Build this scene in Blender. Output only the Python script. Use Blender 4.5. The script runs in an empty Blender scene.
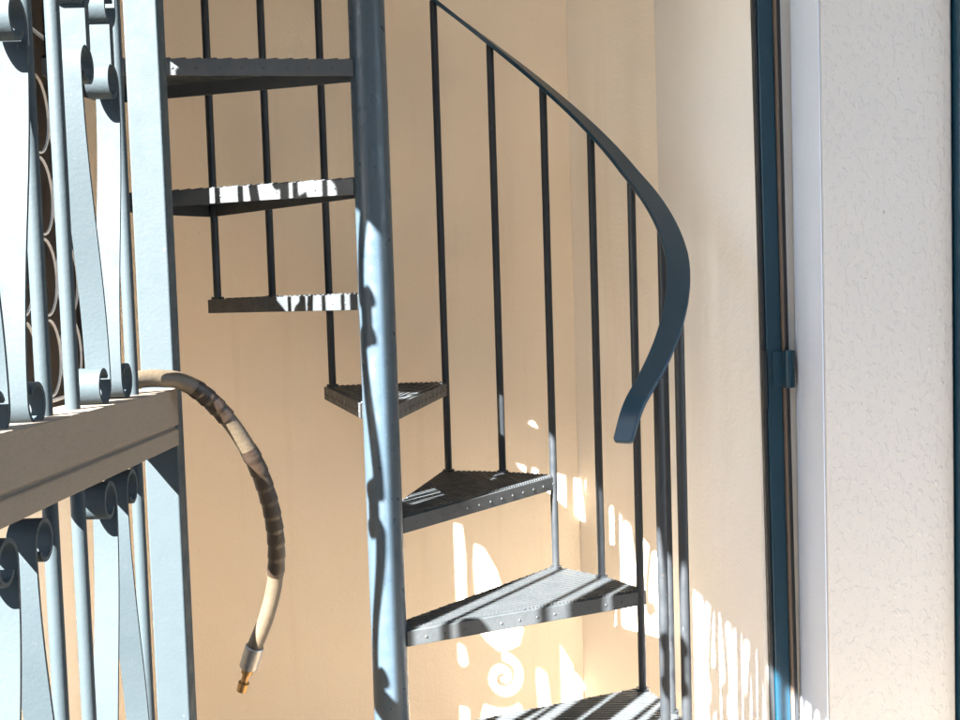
import bpy, bmesh, math, random
from mathutils import Vector, Matrix, noise
random.seed(7)
S = bpy.context.scene
C = S.collection
PI = math.pi
R = math.radians

# ------------------------------------------------------------------ materials
def mat(name):
    m = bpy.data.materials.new(name); m.use_nodes = True
    nt = m.node_tree
    return m, nt, nt.nodes['Principled BSDF']

def N(nt, t, **kw):
    n = nt.nodes.new(t)
    for k, v in kw.items():
        if k.startswith('i_'):
            n.inputs[k[2:].replace('_', ' ')].default_value = v
        else:
            setattr(n, k, v)
    return n

def coords(nt, scale=(1, 1, 1)):
    tc = N(nt, 'ShaderNodeTexCoord'); mp = N(nt, 'ShaderNodeMapping')
    mp.inputs['Scale'].default_value = scale
    nt.links.new(tc.outputs['Object'], mp.inputs['Vector'])
    return mp.outputs['Vector']

def noise_n(nt, vec, scale, detail=4, rough=.55):
    n = N(nt, 'ShaderNodeTexNoise'); n.inputs['Scale'].default_value = scale
    n.inputs['Detail'].default_value = detail; n.inputs['Roughness'].default_value = rough
    nt.links.new(vec, n.inputs['Vector'])
    return n.outputs['Fac']

def ramp(nt, fac, stops):
    r = N(nt, 'ShaderNodeValToRGB')
    el = r.color_ramp.elements
    while len(el) < len(stops): el.new(.5)
    for e, (p, c) in zip(el, stops):
        e.position = p; e.color = (*c, 1) if len(c) == 3 else c
    nt.links.new(fac, r.inputs['Fac'])
    return r.outputs['Color']

def mixc(nt, fac, a, b, blend='MIX'):
    m = N(nt, 'ShaderNodeMix', data_type='RGBA', blend_type=blend)
    for sock, v in ((m.inputs[0], fac), (m.inputs[6], a), (m.inputs[7], b)):
        if isinstance(v, (int, float)): sock.default_value = v
        elif isinstance(v, tuple): sock.default_value = (*v, 1)
        else: nt.links.new(v, sock)
    return m.outputs[2]

def bump(nt, bsdf, h, strength, dist, prev=None):
    b = N(nt, 'ShaderNodeBump'); b.inputs['Strength'].default_value = strength
    b.inputs['Distance'].default_value = dist
    nt.links.new(h, b.inputs['Height'])
    if prev: nt.links.new(prev, b.inputs['Normal'])
    nt.links.new(b.outputs['Normal'], bsdf.inputs['Normal'])
    return b.outputs['Normal']

def g3(v): return (v, v, v)

def plaster(name, base, dark, coarse=1.0, streak=.25):
    m, nt, b = mat(name)
    v = coords(nt)
    big = noise_n(nt, v, 1.7, 5)
    col = mixc(nt, ramp(nt, big, [(.3, g3(0)), (.75, g3(1))]), dark, base)
    vs = coords(nt, (9, 9, .55))
    st = noise_n(nt, vs, 1.6, 4, .6)
    col = mixc(nt, ramp(nt, st, [(.56, g3(0)), (.72, g3(streak))]), col, tuple(c * k for c, k in zip(dark, (.72, .62, .5))))
    sp = noise_n(nt, v, 190, 2)
    col = mixc(nt, ramp(nt, sp, [(.66, g3(0)), (.74, g3(.28))]), col, tuple(c * .6 for c in dark))
    nt.links.new(col, b.inputs['Base Color'])
    b.inputs['Roughness'].default_value = .9; b.inputs['Specular IOR Level'].default_value = .2
    n1 = bump(nt, b, noise_n(nt, v, 130, 3), .35 * coarse, .003)
    bump(nt, b, noise_n(nt, v, 14, 4), .35, .006, n1)
    return m

def metal_paint(name, base, light, rough=.38, rust=.12, bumpy=.25, wave=.25, spec=.4):
    m, nt, b = mat(name)
    v = coords(nt)
    n = noise_n(nt, v, 22, 5)
    col = mixc(nt, n, base, light)
    ch = noise_n(nt, v, 95, 4, .7)
    col = mixc(nt, ramp(nt, ch, [(.66, g3(0)), (.70, g3(rust))]), col, (.10, .055, .035))
    sc = noise_n(nt, coords(nt, (1, 1, .35)), 160, 3, .7)
    col = mixc(nt, ramp(nt, sc, [(.70, g3(0)), (.75, g3(.14))]), col, (.32, .34, .35))
    nt.links.new(col, b.inputs['Base Color'])
    rr = ramp(nt, noise_n(nt, v, 40, 4), [(.3, g3(rough - .1)), (.75, g3(rough + .18))])
    nt.links.new(rr, b.inputs['Roughness'])
    b.inputs['Specular IOR Level'].default_value = spec
    n1 = bump(nt, b, noise_n(nt, v, 260, 3), bumpy, .0012)
    bump(nt, b, noise_n(nt, v, 28, 2), wave, .002, n1)
    return m

M = {}
M['tan'] = plaster('tan_plaster', (.84, .722, .565), (.79, .655, .49), 1.0, .14)
M['tan2'] = plaster('pale_tan_plaster', (.84, .76, .65), (.79, .705, .59), 1.0, .2)
M['cream'] = plaster('cream_plaster', (.81, .805, .79), (.77, .765, .745), .8, .12)
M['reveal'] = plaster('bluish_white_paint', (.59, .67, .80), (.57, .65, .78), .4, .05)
M['iron'] = metal_paint('pale_navy_iron_paint', (.0270, .0370, .0430), (.0300, .0400, .0465), .6, .10, .2, .05, .12)
M['navy'] = metal_paint('navy_stair_paint', (.023, .039, .055), (.033, .050, .066), .34, .25)
M['dark'] = metal_paint('black_navy_paint', (.013, .016, .020), (.022, .026, .030), .42, .4)
M['tread'] = metal_paint('worn_tread_paint', (.028, .034, .040), (.050, .056, .060), .5, .5, .5)
M['blue'] = metal_paint('deep_blue_paint', (.003, .030, .058), (.004, .035, .065), .33, .0)
M['brown'] = metal_paint('brown_seam', (.10, .075, .06), (.14, .11, .09), .6, .1)
M['white'] = metal_paint('white_gloss_paint', (.74, .74, .75), (.80, .80, .80), .35, .03)

def smooth_paint(name, base, rough):
    m, nt, b = mat(name)
    v = coords(nt)
    nt.links.new(mixc(nt, noise_n(nt, v, 12, 4), base, tuple(c * 1.25 for c in base)), b.inputs['Base Color'])
    b.inputs['Roughness'].default_value = rough
    bump(nt, b, noise_n(nt, v, 180, 3), .12, .001)
    return m
M['blue'] = smooth_paint('deep_blue_paint', (.003, .028, .050), .33)

def stucco():
    m, nt, b = mat('white_roughcast_stucco')
    v = coords(nt)
    col = mixc(nt, noise_n(nt, v, 3, 5), (.475, .475, .48), (.54, .54, .54))
    sp = noise_n(nt, v, 55, 1)
    col = mixc(nt, ramp(nt, sp, [(.80, g3(0)), (.82, g3(.5))]), col, (.25, .2, .17))
    nt.links.new(col, b.inputs['Base Color'])
    b.inputs['Roughness'].default_value = .92; b.inputs['Specular IOR Level'].default_value = .2
    vs = coords(nt, (1, 1, .62))
    a = noise_n(nt, vs, 95, 4, .5)
    h = ramp(nt, a, [(.53, g3(0)), (.62, g3(.7)), (.70, g3(1))])
    n1 = bump(nt, b, h, .4, .003)
    bump(nt, b, noise_n(nt, v, 260, 3), .3, .0015, n1)
    return m
M['stucco'] = stucco()

def concrete():
    m, nt, b = mat('weathered_concrete')
    v = coords(nt)
    col = mixc(nt, noise_n(nt, v, 9, 6, .65), (.112, .090, .068), (.150, .122, .094))
    sp = noise_n(nt, coords(nt, (1, .5, 1)), 330, 4, .7)
    col = mixc(nt, ramp(nt, sp, [(.32, g3(.3)), (.46, g3(0))]), col, (.075, .065, .053))
    nt.links.new(col, b.inputs['Base Color'])
    b.inputs['Roughness'].default_value = .95
    n1 = bump(nt, b, sp, .5, .002)
    bump(nt, b, noise_n(nt, v, 30, 4), .4, .004, n1)
    return m
M['concrete'] = concrete()

def hose_mat():
    m, nt, b = mat('cracked_tan_hose_rubber')
    v = coords(nt)
    col = mixc(nt, noise_n(nt, v, 60, 5, .65), (.040, .029, .018), (.070, .055, .036))
    ch = noise_n(nt, v, 150, 4, .7)
    col = mixc(nt, ramp(nt, ch, [(.60, g3(0)), (.68, g3(.7))]), col, (.05, .032, .02))
    nt.links.new(col, b.inputs['Base Color'])
    b.inputs['Roughness'].default_value = .55
    bump(nt, b, ch, .4, .002)
    return m
M['hose'] = hose_mat()
M['sleeve'] = metal_paint('dark_brown_sleeve', (.010, .0055, .003), (.022, .013, .008), .45, 0, .5)
def metal(name, c, r):
    m, nt, b = mat(name)
    v = coords(nt)
    nt.links.new(mixc(nt, noise_n(nt, v, 120, 4), c, tuple(k * .6 for k in c)), b.inputs['Base Color'])
    b.inputs['Metallic'].default_value = .9; b.inputs['Roughness'].default_value = r
    bump(nt, b, noise_n(nt, v, 220, 3), .3, .001)
    return m
M['steel'] = metal('dull_steel', (.30, .30, .30), .4)
M['brass'] = metal('worn_brass', (.34, .21, .09), .38)

def planks():
    m, nt, b = mat('dark_wood_planks')
    v = coords(nt)
    w = N(nt, 'ShaderNodeTexWave', wave_type='BANDS', bands_direction='Z', wave_profile='SAW')
    w.inputs['Scale'].default_value = 3.6; w.inputs['Distortion'].default_value = .15
    nt.links.new(v, w.inputs['Vector'])
    col = mixc(nt, noise_n(nt, coords(nt, (3, 1, 9)), 6, 5), (.010, .007, .006), (.024, .017, .015))
    col = mixc(nt, ramp(nt, w.outputs['Fac'], [(.0, g3(1)), (.05, g3(0))]), col, (.004, .003, .003))
    nt.links.new(col, b.inputs['Base Color']); b.inputs['Roughness'].default_value = .6
    bump(nt, b, w.outputs['Fac'], .3, .003)
    return m
M['planks'] = planks()

def tiles(name, a, c, grout, scale):
    m, nt, b = mat(name)
    v = coords(nt)
    t = N(nt, 'ShaderNodeTexBrick', offset=0.0)
    t.inputs['Color1'].default_value = (*a, 1); t.inputs['Color2'].default_value = (*c, 1)
    t.inputs['Mortar'].default_value = (*grout, 1); t.inputs['Scale'].default_value = scale
    t.inputs['Mortar Size'].default_value = .012; t.inputs['Brick Width'].default_value = 1; t.inputs['Row Height'].default_value = 1
    nt.links.new(v, t.inputs['Vector'])
    col = mixc(nt, ramp(nt, noise_n(nt, v, 7, 5), [(.3, g3(0)), (.8, g3(.35))]), t.outputs['Color'], tuple(k * .6 for k in a))
    nt.links.new(col, b.inputs['Base Color']); b.inputs['Roughness'].default_value = .7
    bump(nt, b, t.outputs['Fac'], -.3, .003)
    return m
M['terracotta'] = tiles('terracotta_tiles', (.41, .31, .20), (.47, .355, .23), (.34, .29, .2), 3.3)
M['paving'] = tiles('beige_paving', (.12, .12, .12), (.15, .15, .15), (.1, .1, .1), 2.0)

# ------------------------------------------------------------------ mesh builder
class MB:
    def __init__(s): s.v = []; s.f = []
    def add(s, vs, fs):
        o = len(s.v); s.v += [Vector(p) for p in vs]; s.f += [[i + o for i in f] for f in fs]
        return s
    def box(s, a, b, mtx=None):
        (x0, y0, z0), (x1, y1, z1) = a, b
        vs = [Vector(p) for p in ((x0, y0, z0), (x1, y0, z0), (x1, y1, z0), (x0, y1, z0), (x0, y0, z1), (x1, y0, z1), (x1, y1, z1), (x0, y1, z1))]
        if mtx: vs = [mtx @ p for p in vs]
        return s.add(vs, [(3, 2, 1, 0), (4, 5, 6, 7), (0, 1, 5, 4), (1, 2, 6, 5), (2, 3, 7, 6), (3, 0, 4, 7)])
    def prism(s, poly, z0, z1):
        n = len(poly)
        vs = [(x, y, z0) for x, y in poly] + [(x, y, z1) for x, y in poly]
        return s.add(vs, [tuple(range(n))[::-1], tuple(range(n, 2 * n))] + [(i, (i + 1) % n, n + (i + 1) % n, n + i) for i in range(n)])
    def tube(s, pts, r, n=14, caps=True):
        pts = [Vector(p) for p in pts]; rs = r if isinstance(r, (list, tuple)) else [r] * len(pts)
        vs, fs = [], []
        up = None
        for i, p in enumerate(pts):
            t = (pts[min(i + 1, len(pts) - 1)] - pts[max(i - 1, 0)]).normalized()
            if up is None:
                up = Vector((1, 0, 0)) if abs(t.x) < .8 else Vector((0, 0, 1))
            up = (up - t * up.dot(t)).normalized(); sd = t.cross(up)
            for k in range(n):
                a = 2 * PI * k / n
                vs.append(p + (up * math.cos(a) + sd * math.sin(a)) * rs[i])
        m = len(pts)
        for i in range(m - 1):
            for k in range(n):
                fs.append((i * n + k, i * n + (k + 1) % n, (i + 1) * n + (k + 1) % n, (i + 1) * n + k))
        if caps:
            fs.append(tuple(range(n))[::-1]); fs.append(tuple((m - 1) * n + k for k in range(n)))
        return s.add(vs, fs)
    def bar(s, centres, sides, normals, w, t):
        """flat bar swept through centres; sides = width directions, normals = thickness directions"""
        vs, fs = [], []
        m = len(centres)
        for c, a, b in zip(centres, sides, normals):
            c, a, b = Vector(c), Vector(a) * w / 2, Vector(b) * t / 2
            vs += [c - a - b, c + a - b, c + a + b, c - a + b]
        for i in range(m - 1):
            for k in range(4):
                fs.append((i * 4 + k, i * 4 + (k + 1) % 4, i * 4 + 4 + (k + 1) % 4, i * 4 + 4 + k))
        fs.append((3, 2, 1, 0)); fs.append(tuple((m - 1) * 4 + k for k in range(4)))
        return s.add(vs, fs)
    def strip(s, pts, w, t):
        """flat bar in the local s,z plane (x = width)"""
        cs, nn = [], []
        for i, p in enumerate(pts):
            a, b = pts[max(i - 1, 0)], pts[min(i + 1, len(pts) - 1)]
            d = Vector((0, b[0] - a[0], b[1] - a[1])).normalized()
            cs.append((0, p[0], p[1])); nn.append((0, -d.z, d.y))
        return s.bar(cs, [(1, 0, 0)] * len(cs), nn, w, t)
    def dome(s, c, nrm, r, h=.6, n=8):
        nrm = Vector(nrm).normalized(); up = Vector((0, 0, 1)) if abs(nrm.z) < .9 else Vector((1, 0, 0))
        a = nrm.cross(up).normalized(); b = nrm.cross(a); c = Vector(c)
        vs, fs = [], []
        for j, (q, z) in enumerate(((1, 0), (.75, .66), (.3, .96))):
            for k in range(n):
                g = 2 * PI * k / n
                vs.append(c + (a * math.cos(g) + b * math.sin(g)) * r * q + nrm * r * h * z)
        for j in range(2):
            for k in range(n):
                fs.append((j * n + k, j * n + (k + 1) % n, j * n + n + (k + 1) % n, j * n + n + k))
        fs.append(tuple(2 * n + k for k in range(n)))
        return s.add(vs, fs)
    def build(s, name, m, parent=None, smooth=35, bevel=0):
        me = bpy.data.meshes.new(name)
        me.from_pydata([tuple(p) for p in s.v], [], s.f)
        bm = bmesh.new(); bm.from_mesh(me); bmesh.ops.recalc_face_normals(bm, faces=bm.faces); bm.to_mesh(me); bm.free()
        me.materials.append(m)
        if smooth:
            for p in me.polygons: p.use_smooth = True
            me.set_sharp_from_angle(angle=R(smooth))
        o = bpy.data.objects.new(name, me); C.objects.link(o)
        if parent: o.parent = parent
        if bevel:
            b = o.modifiers.new('bevel', 'BEVEL'); b.width = bevel; b.segments = 2; b.limit_method = 'ANGLE'; b.angle_limit = R(40)
        return o

def tag(o, label=None, cat=None, group=None, kind=None):
    for k, v in (('label', label), ('category', cat), ('group', group), ('kind', kind)):
        if v: o[k] = v
    return o
def empty(name, loc, label, cat, group=None, rz=0):
    o = bpy.data.objects.new(name, None); C.objects.link(o)
    o.location = loc; o.rotation_euler.z = rz; o.empty_display_size = .1
    return tag(o, label, cat, group)
def part_copy(o, parent, loc):
    c = o.copy(); C.objects.link(c); c.parent = parent; c.location = loc
    return c

# ------------------------------------------------------------------ setting
CEIL = 2.9
def strct(name, mb, m): return tag(mb.build(name, m), kind='structure')
strct('ground', MB().prism([(-60, -60), (60, -60), (60, 60), (-60, 60)], -.3, -.004), M['paving'])
strct('floor', MB().prism([(-.62, -2.6), (3.0, -2.6), (3.0, -.21), (.74, 0), (.71, .568), (.5219, .77), (-.62, .77)], -.1, 0), M['terracotta'])
strct('ceiling', MB().prism([(-.78, -4.2), (3.0, -4.2), (3.0, 1.0), (-.78, 1.0)], CEIL, CEIL + .2), M['cream'])

def wall(mb, m, label, name='plaster_wall', bevel=0):
    return tag(mb.build(name, m, smooth=30, bevel=bevel), label, 'wall')
wall(MB().prism([(-.62, .77), (.524, .77), (.60, .92), (-.62, .92)], 0, CEIL), M['tan'],
     'broad warm tan plaster wall straight behind the spiral staircase')
wall(MB().prism([(.5245, .7695), (.708, .568), (.86, .60), (.62, .92)], 0, CEIL), M['tan2'],
     'narrow pale beige plaster wall between tan wall and cream wall')
wall(MB().prism([(.7085, .5675), (.7625, .012), (.90, .012), (.90, .60)], 0, CEIL), M['cream'],
     'smooth cream wall beside the curved handrail, reaching to navy door frame')
# wall with the dark window (behind the grille) and its opening
lw = MB()
lw.box((-.77, .28, 0), (-.62, .92, CEIL)); lw.box((-.77, -.21, 0), (-.62, .28, 1.22)); lw.box((-.77, -.21, 2.45), (-.62, .28, CEIL))
lw.box((-.77, -.262, 0), (-.62, -.21, CEIL))
wall(lw, M['tan'], 'tan plaster wall with dark shuttered window, seen through the iron grille')
lw = MB()
lw.box((-.77, -1.26, 0), (-.62, -.262, 1.18)); lw.box((-.77, -2.6, 2.495), (-.62, -.262, CEIL))
wall(lw, M['tan'], 'tan plaster parapet wall and lintel carrying the sunlit iron window grille')

# window in that wall
wn = empty('window', (-.62, .035, 1.22), 'dark shuttered window with white scrolled wire grille behind the iron bars', 'window')
MB().box((-.12, -.243, 0.003), (-.012, .243, 1.228)).build('shutter', M['planks'], wn)
fr = MB()
for y in (-.244, .224): fr.box((-.0115, y, 0), (-.003, y + .02, 1.23))
fr.box((-.0115, -.223, 0), (-.004, .223, .03)); fr.build('frame', M['planks'], wn)
wg = MB()
def ring(c, r, a0, a1, n=26): return [(c[0] + r * math.cos(a0 + (a1 - a0) * i / n), c[1] + r * math.sin(a0 + (a1 - a0) * i / n)) for i in range(n + 1)]
for j in range(4):
    for i in range(3):
        c = (-.19 + i * .148, .14 + j * .152)
        wg.strip(ring(c, .072, 0, 2 * PI), .004, .0035)
for i in range(0): wg.tube([(0, -.165 + i * .11, .02), (0, -.165 + i * .11, 1.2)], .0035, 6)
for z in (.06, .75, 1.2): wg.tube([(0, -.243, z), (0, .243, z)], .004, 6)
w_ = wg.build('grille', M['white'], wn); w_.location = (.004, 0, 0)

# ------------------------------------------------------------------ iron scroll work (used twice)
def scroll_pts(r, c0, c1, side, flip):
    """S scroll: lower ring at c0, upper ring at c1; the strip leaves one on its inner side and meets the other on its outer side"""
    n = 34; turns = .92
    lo = []
    for i in range(n):                     # from the eye outwards
        u = i / (n - 1); a = turns * 2 * PI * (1 - u)
        rad = r * (.62 + .38 * u)
        lo.append((c0[0] + side * rad * math.cos(-a), c0[1] + rad * math.sin(-a)))
    up = []
    for i in range(n):
        u = i / (n - 1); a = turns * 2 * PI * u
        rad = r * (1 - .38 * u)
        up.append((c1[0] - side * rad * math.cos(a), c1[1] + rad * math.sin(a)))
    a, b = Vector(lo[-1]), Vector(up[0])
    body = []
    k = (b.y - a.y) * .38
    p1, p2 = a + Vector((0, k)), b - Vector((0, k))
    for i in range(1, 22):
        t = i / 22
        body.append(tuple(a * (1 - t) ** 3 + p1 * 3 * t * (1 - t) ** 2 + p2 * 3 * t * t * (1 - t) + b * t ** 3))
    pts = lo + body + up
    if flip: pts = [(p[0], c0[1] + c1[1] - p[1]) for p in pts]
    return pts

def scroll_panel(root, bays, rows, bars, zlo, zhi, m, w=.023, bar_r=.0065, thick=.0036):
    """bays = centre positions along the grille, rows = (z of lower ring, z of upper ring, flipped)"""
    first = {}
    for cb in bays:
        for (z0, z1, fl) in rows:
            for sd in (-1, 1):
                key = (round(z1 - z0, 4), fl, sd)
                if key not in first:
                    mb = MB(); mb.strip(scroll_pts(.0198, (sd * .038, 0), (sd * .038 * 1.02, z1 - z0), -sd, fl), w, thick)
                    first[key] = mb.build('scroll', m, root, smooth=40); first[key].location = (0, cb, z0)
                else: part_copy(first[key], root, (0, cb, z0))
    b0 = None
    for s_ in bars:
        if b0 is None:
            b0 = MB().tube([(0, 0, zlo), (0, 0, zhi)], bar_r, 14).build('vertical_bar', m, root); b0.location = (0, s_, 0)
        else: part_copy(b0, root, (0, s_, 0))
    for cb in bays:                        # little collars joining the two rings of neighbouring rows
        for i in range(len(rows) - 1):
            if rows[i + 1][0] - rows[i][1] < .09:
                zc = (rows[i][1] + rows[i + 1][0]) / 2
                for sd in (-1, 1):
                    o = MB().box((-w / 2 - .001, -.006, -.021), (w / 2 + .001, .006, .021)).build('collar', m, root)
                    o.location = (0, cb + sd * .038, zc)

# near grille, standing in the concrete beam.  local s axis runs along it, far end s = 0
GA = -math.atan(.058)
gr = empty('iron_grille', (-.2558, -.84, 0), 'pale blue painted wrought iron grille with scrolls above and below concrete beam', 'grille', rz=GA)
depth0 = 1.30
bays = [d - depth0 for d in (1.10, .852, .582)]
bars = [d - depth0 for d in (1.195, 1.005, .936, .746, .677, .487)]
rows = [(.585, .880, False), (.955, 1.267, True), (1.379, 1.674, False), (1.749, 2.044, True)]
scroll_panel(gr, bays, rows, bars, .48, 2.12, M['iron'])
MB().box((-.019, -.002, .0), (.019, .034, 2.2)).build('post', M['iron'], gr, bevel=.002)
MB().box((-.012, -.82, 2.10), (.012, -.003, 2.14)).build('top_rail', M['iron'], gr, bevel=.002)
MB().box((-.012, -.82, .48), (.012, -.003, .52)).build('bottom_rail', M['iron'], gr, bevel=.002)
MB().box((-.019, -.86, .0), (.019, -.823, 2.2)).build('post', M['iron'], gr, bevel=.002)

# concrete beam
bm_ = MB()
ny = 40
prof = [(.022, -.066), (.022, -.047), (.0185, -.0455), (.0185, -.043), (.0225, -.0415), (.022, 0), (-.030, 0), (-.030, -.066)]
vs, fs = [], []
for i in range(ny + 1):
    s_ = -1.1 + 1.0985 * i / ny
    for (x, z) in prof:
        q = noise.noise(Vector((x * 30, s_ * 25, z * 30))) * .0012
        vs.append((x + q, s_, z + q * .6 - .0205 * s_ * -1.0 * 0))
k = len(prof)
for i in range(ny):
    for j in range(k): fs.append((i * k + j, i * k + (j + 1) % k, i * k + k + (j + 1) % k, i * k + k + j))
fs.append(tuple(range(k))[::-1]); fs.append(tuple(ny * k + j for j in range(k)))
bm_.add(vs, fs)
cb = bm_.build('concrete_beam', M['concrete'], smooth=30, bevel=.0025)
cb.location = (-.2558, -.84, 1.3555); cb.rotation_euler = (R(-1.15), 0, GA)
tag(cb, 'weathered grey-brown concrete beam running through the pale blue iron grille', 'beam')

# ------------------------------------------------------------------ sunlit grille in the wall opening (left of the view)
SUN_HOLES = [  # panel cut-outs shaped by where sun patches should fall on the back wall
    [(0.0205, 1.8287), (-0.0271, 1.8599), (-0.0338, 1.7789), (-0.0323, 1.6550), (-0.0332, 1.5956), (0.0051, 1.5540), (0.0112, 1.7284)],
    [(0.0065, 1.5172), (-0.0237, 1.5243), (-0.0325, 1.4937), (-0.0146, 1.4642), (0.0087, 1.4659)],
    [(-0.0698, 1.8486), (-0.1004, 1.8620), (-0.1395, 1.8392), (-0.1676, 1.7818), (-0.1832, 1.7489), (-0.0716, 1.6374), (-0.0644, 1.7949)],
    [(-0.0773, 1.6152), (-0.2272, 1.7572), (-0.2117, 1.7025), (-0.1798, 1.6608), (-0.1379, 1.6186), (-0.1006, 1.6108)],
    [(-0.2756, 1.6892), (-0.3031, 1.6966), (-0.3666, 1.6602), (-0.2781, 1.5695), (-0.2711, 1.6576)],
    [(0.0037, 1.3410), (-0.0306, 1.3625), (-0.0289, 1.3197), (0.0057, 1.2895)],
    [(-0.2769, 2.2945), (-0.3251, 2.3265), (-0.3178, 2.3120), (-0.2834, 2.2895)],
    [(-0.2851, 2.2396), (-0.3373, 2.2913), (-0.3466, 2.2669), (-0.3018, 2.2381)],
    [(-0.0867, 1.4223), (-0.1176, 1.4396), (-0.1489, 1.4626), (-0.1839, 1.4972), (-0.2089, 1.5315), (-0.2184, 1.5119), (-0.2135, 1.4716), (-0.0739, 1.3504), (-0.0753, 1.3876)],
    [(-0.1550, 1.6262), (-0.1759, 1.6402), (-0.1941, 1.6474), (-0.2081, 1.6472), (-0.2172, 1.6400), (-0.2208, 1.6268), (-0.2190, 1.6090), (-0.2122, 1.5881), (-0.2011, 1.5659), (-0.1870, 1.5444), (-0.1709, 1.5250), (-0.1545, 1.5093), (-0.1389, 1.4983), (-0.1254, 1.4925), (-0.1150, 1.4921), (-0.1080, 1.4967), (-0.1051, 1.5057), (-0.1060, 1.5178), (-0.1103, 1.5320), (-0.1178, 1.5471), (-0.1271, 1.5617), (-0.1377, 1.5747), (-0.1485, 1.5850), (-0.1585, 1.5921), (-0.1670, 1.5958), (-0.1734, 1.5960), (-0.1775, 1.5930), (-0.1791, 1.5876), (-0.1783, 1.5803), (-0.1756, 1.5722), (-0.1713, 1.5639), (-0.1660, 1.5562), (-0.1605, 1.5501), (-0.1553, 1.5455), (-0.1509, 1.5430), (-0.1476, 1.5423), (-0.1457, 1.5435), (-0.1505, 1.5532), (-0.1510, 1.5528), (-0.1519, 1.5530), (-0.1532, 1.5537), (-0.1546, 1.5549), (-0.1562, 1.5566), (-0.1577, 1.5589), (-0.1589, 1.5611), (-0.1604, 1.5641), (-0.1617, 1.5675), (-0.1621, 1.5708), (-0.1610, 1.5729), (-0.1587, 1.5738), (-0.1551, 1.5731), (-0.1505, 1.5705), (-0.1450, 1.5658), (-0.1393, 1.5594), (-0.1339, 1.5517), (-0.1294, 1.5433), (-0.1263, 1.5350), (-0.1252, 1.5274), (-0.1265, 1.5218), (-0.1301, 1.5183), (-0.1361, 1.5180), (-0.1441, 1.5210), (-0.1537, 1.5274), (-0.1641, 1.5369), (-0.1745, 1.5489), (-0.1838, 1.5627), (-0.1914, 1.5772), (-0.1962, 1.5912), (-0.1978, 1.6033), (-0.1957, 1.6125), (-0.1900, 1.6178), (-0.1807, 1.6184), (-0.1685, 1.6140), (-0.1541, 1.6046)],
]
sg = empty('iron_grille', (-.66, -.31, 0), 'navy wrought iron scroll grille in sunlit wall opening, with added panel pierced to shape sun patches', 'grille')
sb = [-.497, -.757]
FULL = [(1.47, 1.765, False), (1.84, 2.135, True), (2.21, 2.495, False)]
scroll_panel(sg, sb[:1], FULL, [], 1.18, 2.495, M['navy'], .022, .0068, .0055)
scroll_panel(sg, sb[1:], FULL[::2], [s_ + q for s_ in sb for q in (-.095, .095)], 1.18, 2.495, M['navy'], .022, .0068, .0055)
scroll_panel(sg, [-.207], [(2.02, 2.255, False)], [-.302, -.112, -.03], 1.985, 2.495, M['navy'], .022, .0068, .0055)
MB().box((-.012, -.925, 1.40), (.012, -.361, 1.445)).build('bottom_rail', M['navy'], sg, bevel=.002)
MB().box((-.02, -.955, 1.18), (.02, -.926, 2.513)).build('post', M['navy'], sg, bevel=.002)

# unseen panel added between wall and first scroll bay, pierced to shape sun patches
cu = bpy.data.curves.new('sun_patch_panel', 'CURVE'); cu.dimensions = '2D'; cu.fill_mode = 'BOTH'; cu.extrude = .002
for sp_ in [[(-.36, 1.25), (.046, 1.25), (.046, 1.985), (-.36, 1.985)]] + SUN_HOLES:
    q_ = cu.splines.new('POLY'); q_.points.add(len(sp_) - 1); q_.use_cyclic_u = True
    for p_, c_ in zip(q_.points, sp_): p_.co = (c_[0], c_[1], 0, 1)
tmp = bpy.data.objects.new('tmp', cu)
pm = bpy.data.meshes.new_from_object(tmp)
pm.transform(Matrix(((0, 0, 1, 0), (1, 0, 0, 0), (0, 1, 0, 0), (0, 0, 0, 1))))
pm.materials.clear(); pm.materials.append(M['navy'])
for p_ in pm.polygons: p_.use_smooth = False
bpy.data.objects.remove(tmp)
po = bpy.data.objects.new('sun_patch_panel', pm); C.objects.link(po); po.parent = sg

# ------------------------------------------------------------------ spiral staircase
st = empty('spiral_staircase', (0, 0, 0), 'navy steel spiral staircase with ribbed treads and curved flat handrail', 'staircase')
RAD = .578; STEP = 27.7; TH = .031
ZG = 1.905; RISE = .221
tread0 = {}
poly = None
def tread_poly():
    a = STEP + 2.2
    p = [(.030, -.022)]
    for i in range(7):
        g = R(-1.1 + a * i / 6)
        p.append(((RAD + .012) * math.cos(g), (RAD + .012) * math.sin(g)))
    g = R(STEP)
    p.append((.030 * math.cos(g) - .022 * math.sin(g), .030 * math.sin(g) + .022 * math.cos(g)))
    return p
def inset(p, d):
    n = len(p); out = []
    for i in range(n):
        a, b, c = Vector(p[i - 1]), Vector(p[i]), Vector(p[(i + 1) % n])
        e1, e2 = (b - a).normalized(), (c - b).normalized()
        n1, n2 = Vector((-e1.y, e1.x)), Vector((-e2.y, e2.x))
        m_ = (n1 + n2).normalized()
        out.append(tuple(b + m_ * d / max(.3, m_.dot(n1))))
    return out
def clip_line(p, o, d):
    """interval of o + t d inside convex polygon p (ccw)"""
    t0, t1 = -9, 9
    for i in range(len(p)):
        a = Vector(p[i]); e = (Vector(p[(i + 1) % len(p)]) - a); nn = Vector((-e.y, e.x))
        num = nn.dot(o - a); den = nn.dot(d)
        if abs(den) < 1e-9:
            if num < 0: return None
            continue
        t = -num / den
        if den > 0: t0 = max(t0, t)
        else: t1 = min(t1, t)
    return (t0, t1) if t1 > t0 + .01 else None
P = tread_poly(); PI_ = inset(P, .004)
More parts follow.
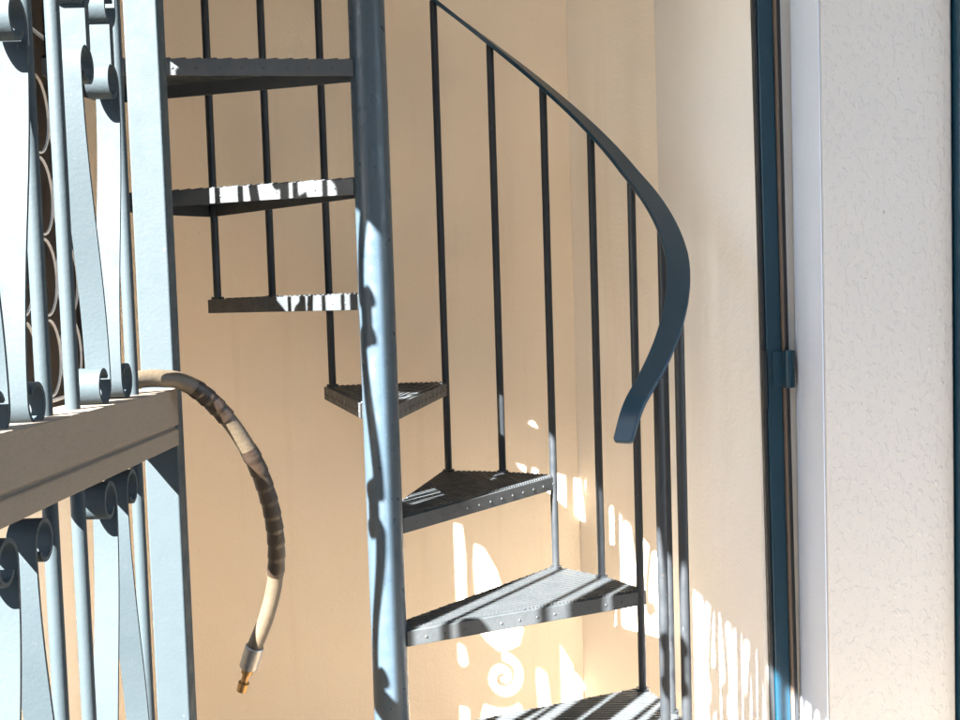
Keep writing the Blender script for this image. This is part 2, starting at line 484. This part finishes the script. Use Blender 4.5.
def tread_mesh():
    n = len(P); mb = MB()
    vs = [(x, y, 0) for x, y in P] + [(x, y, -TH) for x, y in P] + [(x, y, -TH) for x, y in PI_] + [(x, y, -.004) for x, y in PI_]
    fs = [tuple(range(n)), tuple(3 * n + i for i in range(n))[::-1]]
    for r_ in range(3):
        for i in range(n):
            j = (i + 1) % n
            fs.append((r_ * n + i, r_ * n + n + i, r_ * n + n + j, r_ * n + j))
    mb.add(vs, fs)
    for sgn in (0, 1):                         # rivets along the two long faces
        a, b = (Vector(P[0]), Vector(P[1])) if sgn == 0 else (Vector(P[-1]), Vector(P[-2]))
        e = (b - a).normalized(); nn = Vector((e.y, -e.x)) if sgn == 0 else Vector((-e.y, e.x))
        L = (b - a).length
        for k in range(13):
            q = a + e * (.04 + k * (L - .06) / 12)
            mb.dome((q.x, q.y, -.017), (nn.x, nn.y, 0), .0032, .6, 7)
    return mb
def rib_mesh():
    mb = MB(); pin = inset(P, .007)
    d = Vector((1, 0)).normalized()
    for k in range(40):
        o = Vector((0, -.010 + k * .0125))
        q = clip_line(pin, o, d)
        if not q: continue
        a, b = o + d * q[0], o + d * q[1]
        w = .0026
        mb.box((a.x, a.y - w, .0), (b.x, a.y + w, .0028))
    for k in range(60):                        # toothed edge along the nosing
        x = .05 + k * .009
        if x > RAD - .01: break
        mb.box((x, -.0095 - .0, -.002), (x + .0045, -.0045, .0036), None)
    return mb
t0 = tread_mesh().build('tread', M['tread'], st, smooth=40, bevel=.0012)
r0 = rib_mesh().build('anti_slip_ribs', M['tread'], t0, smooth=0)
treads = [(185.4 + 27.7, ZG + RISE * 2 - RISE)]
treads = []
for i in range(-2, 9):                         # i = 0 is the tread whose lower edge lies at 157.7 degrees
    treads.append((157.7 - STEP * i, ZG - RISE * i))
for i, (a, z) in enumerate(treads):
    if z < .05: continue
    if i == 0: t = t0; rb = r0
    else:
        t = t0.copy(); C.objects.link(t); t.parent = st
        rb = r0.copy(); C.objects.link(rb); rb.parent = t
    t.location = (0, 0, z); t.rotation_euler = (0, 0, R(a))
MB().tube([(0, 0, 0.0), (0, 0, 1.0), (0, 0, 2.0), (0, 0, CEIL - .005)], .035, 40).build('central_pole', M['navy'], st, smooth=30)

def rail_z(a):
    z = 1.703 + (.00845 * (a - 18.6) if a > 18.6 else .0071 * (a - 18.6))
    return z
# balusters
for j in range(-5, 14):
    a = 73.8 + 13.85 * (j - 4)
    if a > 200 or a < -40: continue
    k = (157.7 - a) / STEP                     # integer at a tread's lower edge
    kk = round(k * 2)
    zt = ZG - RISE * (kk // 2 + 1) if kk % 2 == 0 else ZG - RISE * ((kk + 1) // 2)
    if zt < 0: zt = 0
    x, y = RAD * math.cos(R(a)), RAD * math.sin(R(a))
    low = zt - (.029 if zt > 0 else 0)
    mb = MB().tube([(x, y, low), (x, y, rail_z(a) - .004)], .0088, 14)
    mb.tube([(x, y, zt + .0), (x, y, zt + .006)], .0145, 14)
    mb.build('baluster', M['dark'], st)
# handrail: flat bar, width radial, curled down at its lower end
cs, sd, nn = [], [], []
angs = [205 - i * (205 + 41) / 110 for i in range(111)]
for a in angs:
    rr = Vector((math.cos(R(a)), math.sin(R(a)), 0))
    cs.append(rr * RAD * (1 - (.0009 * (-8 - a) if a < -8 else 0)) + Vector((0, 0, rail_z(a)))); sd.append(rr)
tg = (cs[-1] - cs[-2]).normalized(); pos = cs[-1].copy(); rr = sd[-1]
for i in range(14):
    rotm = Matrix.Rotation(R(2.6 if i < 9 else 0) * 1.0, 3, rr)
    tg = rotm @ tg
    if i == 0 and tg.z > (cs[-1] - cs[-2]).normalized().z: tg = Matrix.Rotation(R(-5.2), 3, rr) @ tg
    pos = pos + tg * .0065; cs.append(pos.copy()); sd.append(rr)
for i in range(len(cs)):
    t = (cs[min(i + 1, len(cs) - 1)] - cs[max(i - 1, 0)]).normalized()
    nn.append(t.cross(sd[i]).normalized())
ncs = len(cs)
def rail_w(i):
    j = ncs - 1 - i
    tip = (.80 if j == 0 else 1)
    return .0435 * (1 - .22 * max(0, 1 - j / 26)) * tip
sd = [v * rail_w(i) / .046 for i, v in enumerate(sd)]
MB().bar(cs, sd, nn, .046, .009).build('handrail', M['blue'], st, smooth=40, bevel=.002)

# ------------------------------------------------------------------ hose
HP = [(-.300, -.955, 1.368), (-.275, -.925, 1.371), (-.2545, -.905, 1.3720), (-.2391, -.893, 1.3705), (-.2239, -.878, 1.3661), (-.202, -.86, 1.349), (-.1758, -.84, 1.3135), (-.1524, -.82, 1.2648), (-.1389, -.80, 1.2124),
      (-.1345, -.78, 1.1588), (-.1398, -.76, 1.104), (-.1527, -.75, 1.0573), (-.1690, -.741, 1.019), (-.1745, -.738, 1.004)]
def smooth_path(p, n=8):
    p = [Vector(q) for q in p]; out = []
    for i in range(len(p) - 1):
        a, b, c, d = p[max(i - 1, 0)], p[i], p[i + 1], p[min(i + 2, len(p) - 1)]
        for k in range(n):
            t = k / n
            out.append(.5 * ((2 * b) + (c - a) * t + (2 * a - 5 * b + 4 * c - d) * t * t + (3 * b - a - 3 * c + d) * t ** 3))
    out.append(p[-1]); return out
hs = empty('garden_hose', (-.24, -.895, 1.3555), 'short tan hose with dark brown bands hanging over concrete beam end beside iron post', 'hose')
hp = smooth_path(HP, 10)
off = Vector(hs.location)
rad = []
for i in range(len(hp)):
    rad.append(.0098 * (1 + .025 * noise.noise(hp[i] * 30)))
MB().tube([p - off for p in hp], rad, 18).build('hose_pipe', M['hose'], hs)
def add_sleeve(i0, i1):                                # dark brown sleeve over a stretch of the hose, radius stepped in ridges
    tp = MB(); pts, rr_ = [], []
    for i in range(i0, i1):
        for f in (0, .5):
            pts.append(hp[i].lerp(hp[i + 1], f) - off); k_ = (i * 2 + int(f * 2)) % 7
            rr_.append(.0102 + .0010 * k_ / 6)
    return tp.tube(pts, rr_, 18).build('dark_sleeve', M['sleeve'], hs)
add_sleeve(46, 59); add_sleeve(67, 99)
e0 = hp[-1]; ed = (hp[-1] - hp[-4]).normalized()
MB().tube([e0 - ed * .012 - off, e0 - ed * .011 - off, e0 + ed * .018 - off, e0 + ed * .019 - off], [.0112, .012, .012, .0112], 18).build('collar', M['steel'], hs)
q = e0 + ed * .019
MB().tube([q - off, q + ed * .008 - off, q + ed * .009 - off, q + ed * .021 - off, q + ed * .022 - off, q + ed * .034 - off], [.0075, .0075, .005, .0045, .0072, .0066], 14).build('nozzle', M['brass'], hs)

# ------------------------------------------------------------------ door frame, pier and facade
df = empty('door_frame', (.756, .0, 0), 'narrow navy blue steel door frame with hinge against the cream wall', 'door frame')
df.location = (.7835, 0, 0); df.rotation_euler = (0, R(-.62), 0)
MB().box((.002, -.008, 0), (.033, .010, 2.75)).build('jamb', M['blue'], df, bevel=.002)
MB().box((-.0065, -.004, 0), (.0015, .010, 2.75)).build('stop_strip', M['dark'], df, bevel=.0015)
MB().box((.0335, -.016, 0), (.0385, .010, 2.75)).build('trim', M['brown'], df, bevel=.001)
MB().box((.039, -.013, 0), (.0465, .010, 2.75)).build('seal', M['dark'], df, bevel=.0015)
hg = MB().tube([(.043, -.020, 1.25), (.043, -.020, 1.325)], .011, 16)
hg.box((.012, -.0125, 1.252), (.043, -.0085, 1.323)); hg.build('hinge', M['blue'], df, bevel=.001)
MB().box((-.010, -.016, 1.21), (-.001, -.0045, 1.325)).build('latch', M['dark'], df, bevel=.001)

pr = wall(MB().prism([(.806, -.21), (1.052, -.21), (1.052, .0), (1.0, .012), (.84, .012), (.835, .0)], 0, CEIL), M['stucco'], 'white rough stucco pier with bluish side, between navy and blue door frames', 'stucco_wall', bevel=.004)
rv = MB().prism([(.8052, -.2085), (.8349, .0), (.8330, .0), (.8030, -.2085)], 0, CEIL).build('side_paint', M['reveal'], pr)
fd = empty('door_frame', (1.055, -.20, 0), 'dark blue door frame beside the white stucco pier at right edge', 'door frame')
MB().box((0, -.03, 0), (.06, .06, 2.3)).build('jamb', M['blue'], fd, bevel=.003)
MB().box((.0605, .0, 0.02), (.95, .04, 2.3)).build('panel', M['blue'], fd, bevel=.003)
wall(MB().box((1.056, -.195, 2.305), (2.02, .10, CEIL)).box((2.02, -.21, 0), (3.0, .10, CEIL)), M['stucco'], 'white stucco house wall around the blue door beyond the pier', 'stucco_wall')

wall(MB().box((-9, -9.4, 0), (9, -9, 7.2)), M['stucco'], 'unseen white stucco wall added across the courtyard to block skylight', 'sky_block_wall')  # added out of view to cut skylight and lower the ambient

# ------------------------------------------------------------------ light, sky, camera
PHI = R(38); EL = math.atan(1.18 * math.sin(PHI))
sun = bpy.data.lights.new('sun', 'SUN'); sun.energy = 5.0; sun.angle = R(.35); sun.color = (1, .965, .905)
so = bpy.data.objects.new('sun', sun); C.objects.link(so)
d = Vector((math.sin(PHI) * math.cos(EL), math.cos(PHI) * math.cos(EL), -math.sin(EL)))
so.rotation_euler = d.to_track_quat('-Z', 'Y').to_euler(); so.location = (-4, -5, 6)
w = bpy.data.worlds.new('World'); S.world = w; w.use_nodes = True
nt = w.node_tree; bg = nt.nodes['Background']
sky = nt.nodes.new('ShaderNodeTexSky'); sky.sky_type = 'NISHITA'; sky.sun_disc = False
sky.sun_elevation = EL; sky.sun_rotation = PI + PHI
nt.links.new(sky.outputs[0], bg.inputs['Color']); bg.inputs['Strength'].default_value = .05

cam = bpy.data.cameras.new('camera'); co = bpy.data.objects.new('camera', cam); C.objects.link(co)
cam.sensor_fit = 'HORIZONTAL'; cam.sensor_width = 36; cam.lens = 36 * 1100 / 960; cam.clip_start = .02; cam.clip_end = 500
co.location = (0, -2.14, 1.45)
m = Matrix.Rotation(R(-5.25), 4, 'Z') @ Matrix.Rotation(R(90 - 3.28), 4, 'X') @ Matrix.Rotation(R(-1.8), 4, 'Z')
co.rotation_euler = m.to_euler()
S.camera = co
S.view_settings.view_transform = 'Standard'; S.view_settings.look = 'None'
S.view_settings.exposure = 4.2; S.view_settings.gamma = 1; S.view_settings.use_curve_mapping = False
S.render.engine = 'CYCLES'
S.cycles.max_bounces = 12; S.cycles.diffuse_bounces = 8; S.cycles.glossy_bounces = 4
S.cycles.sample_clamp_indirect = 6
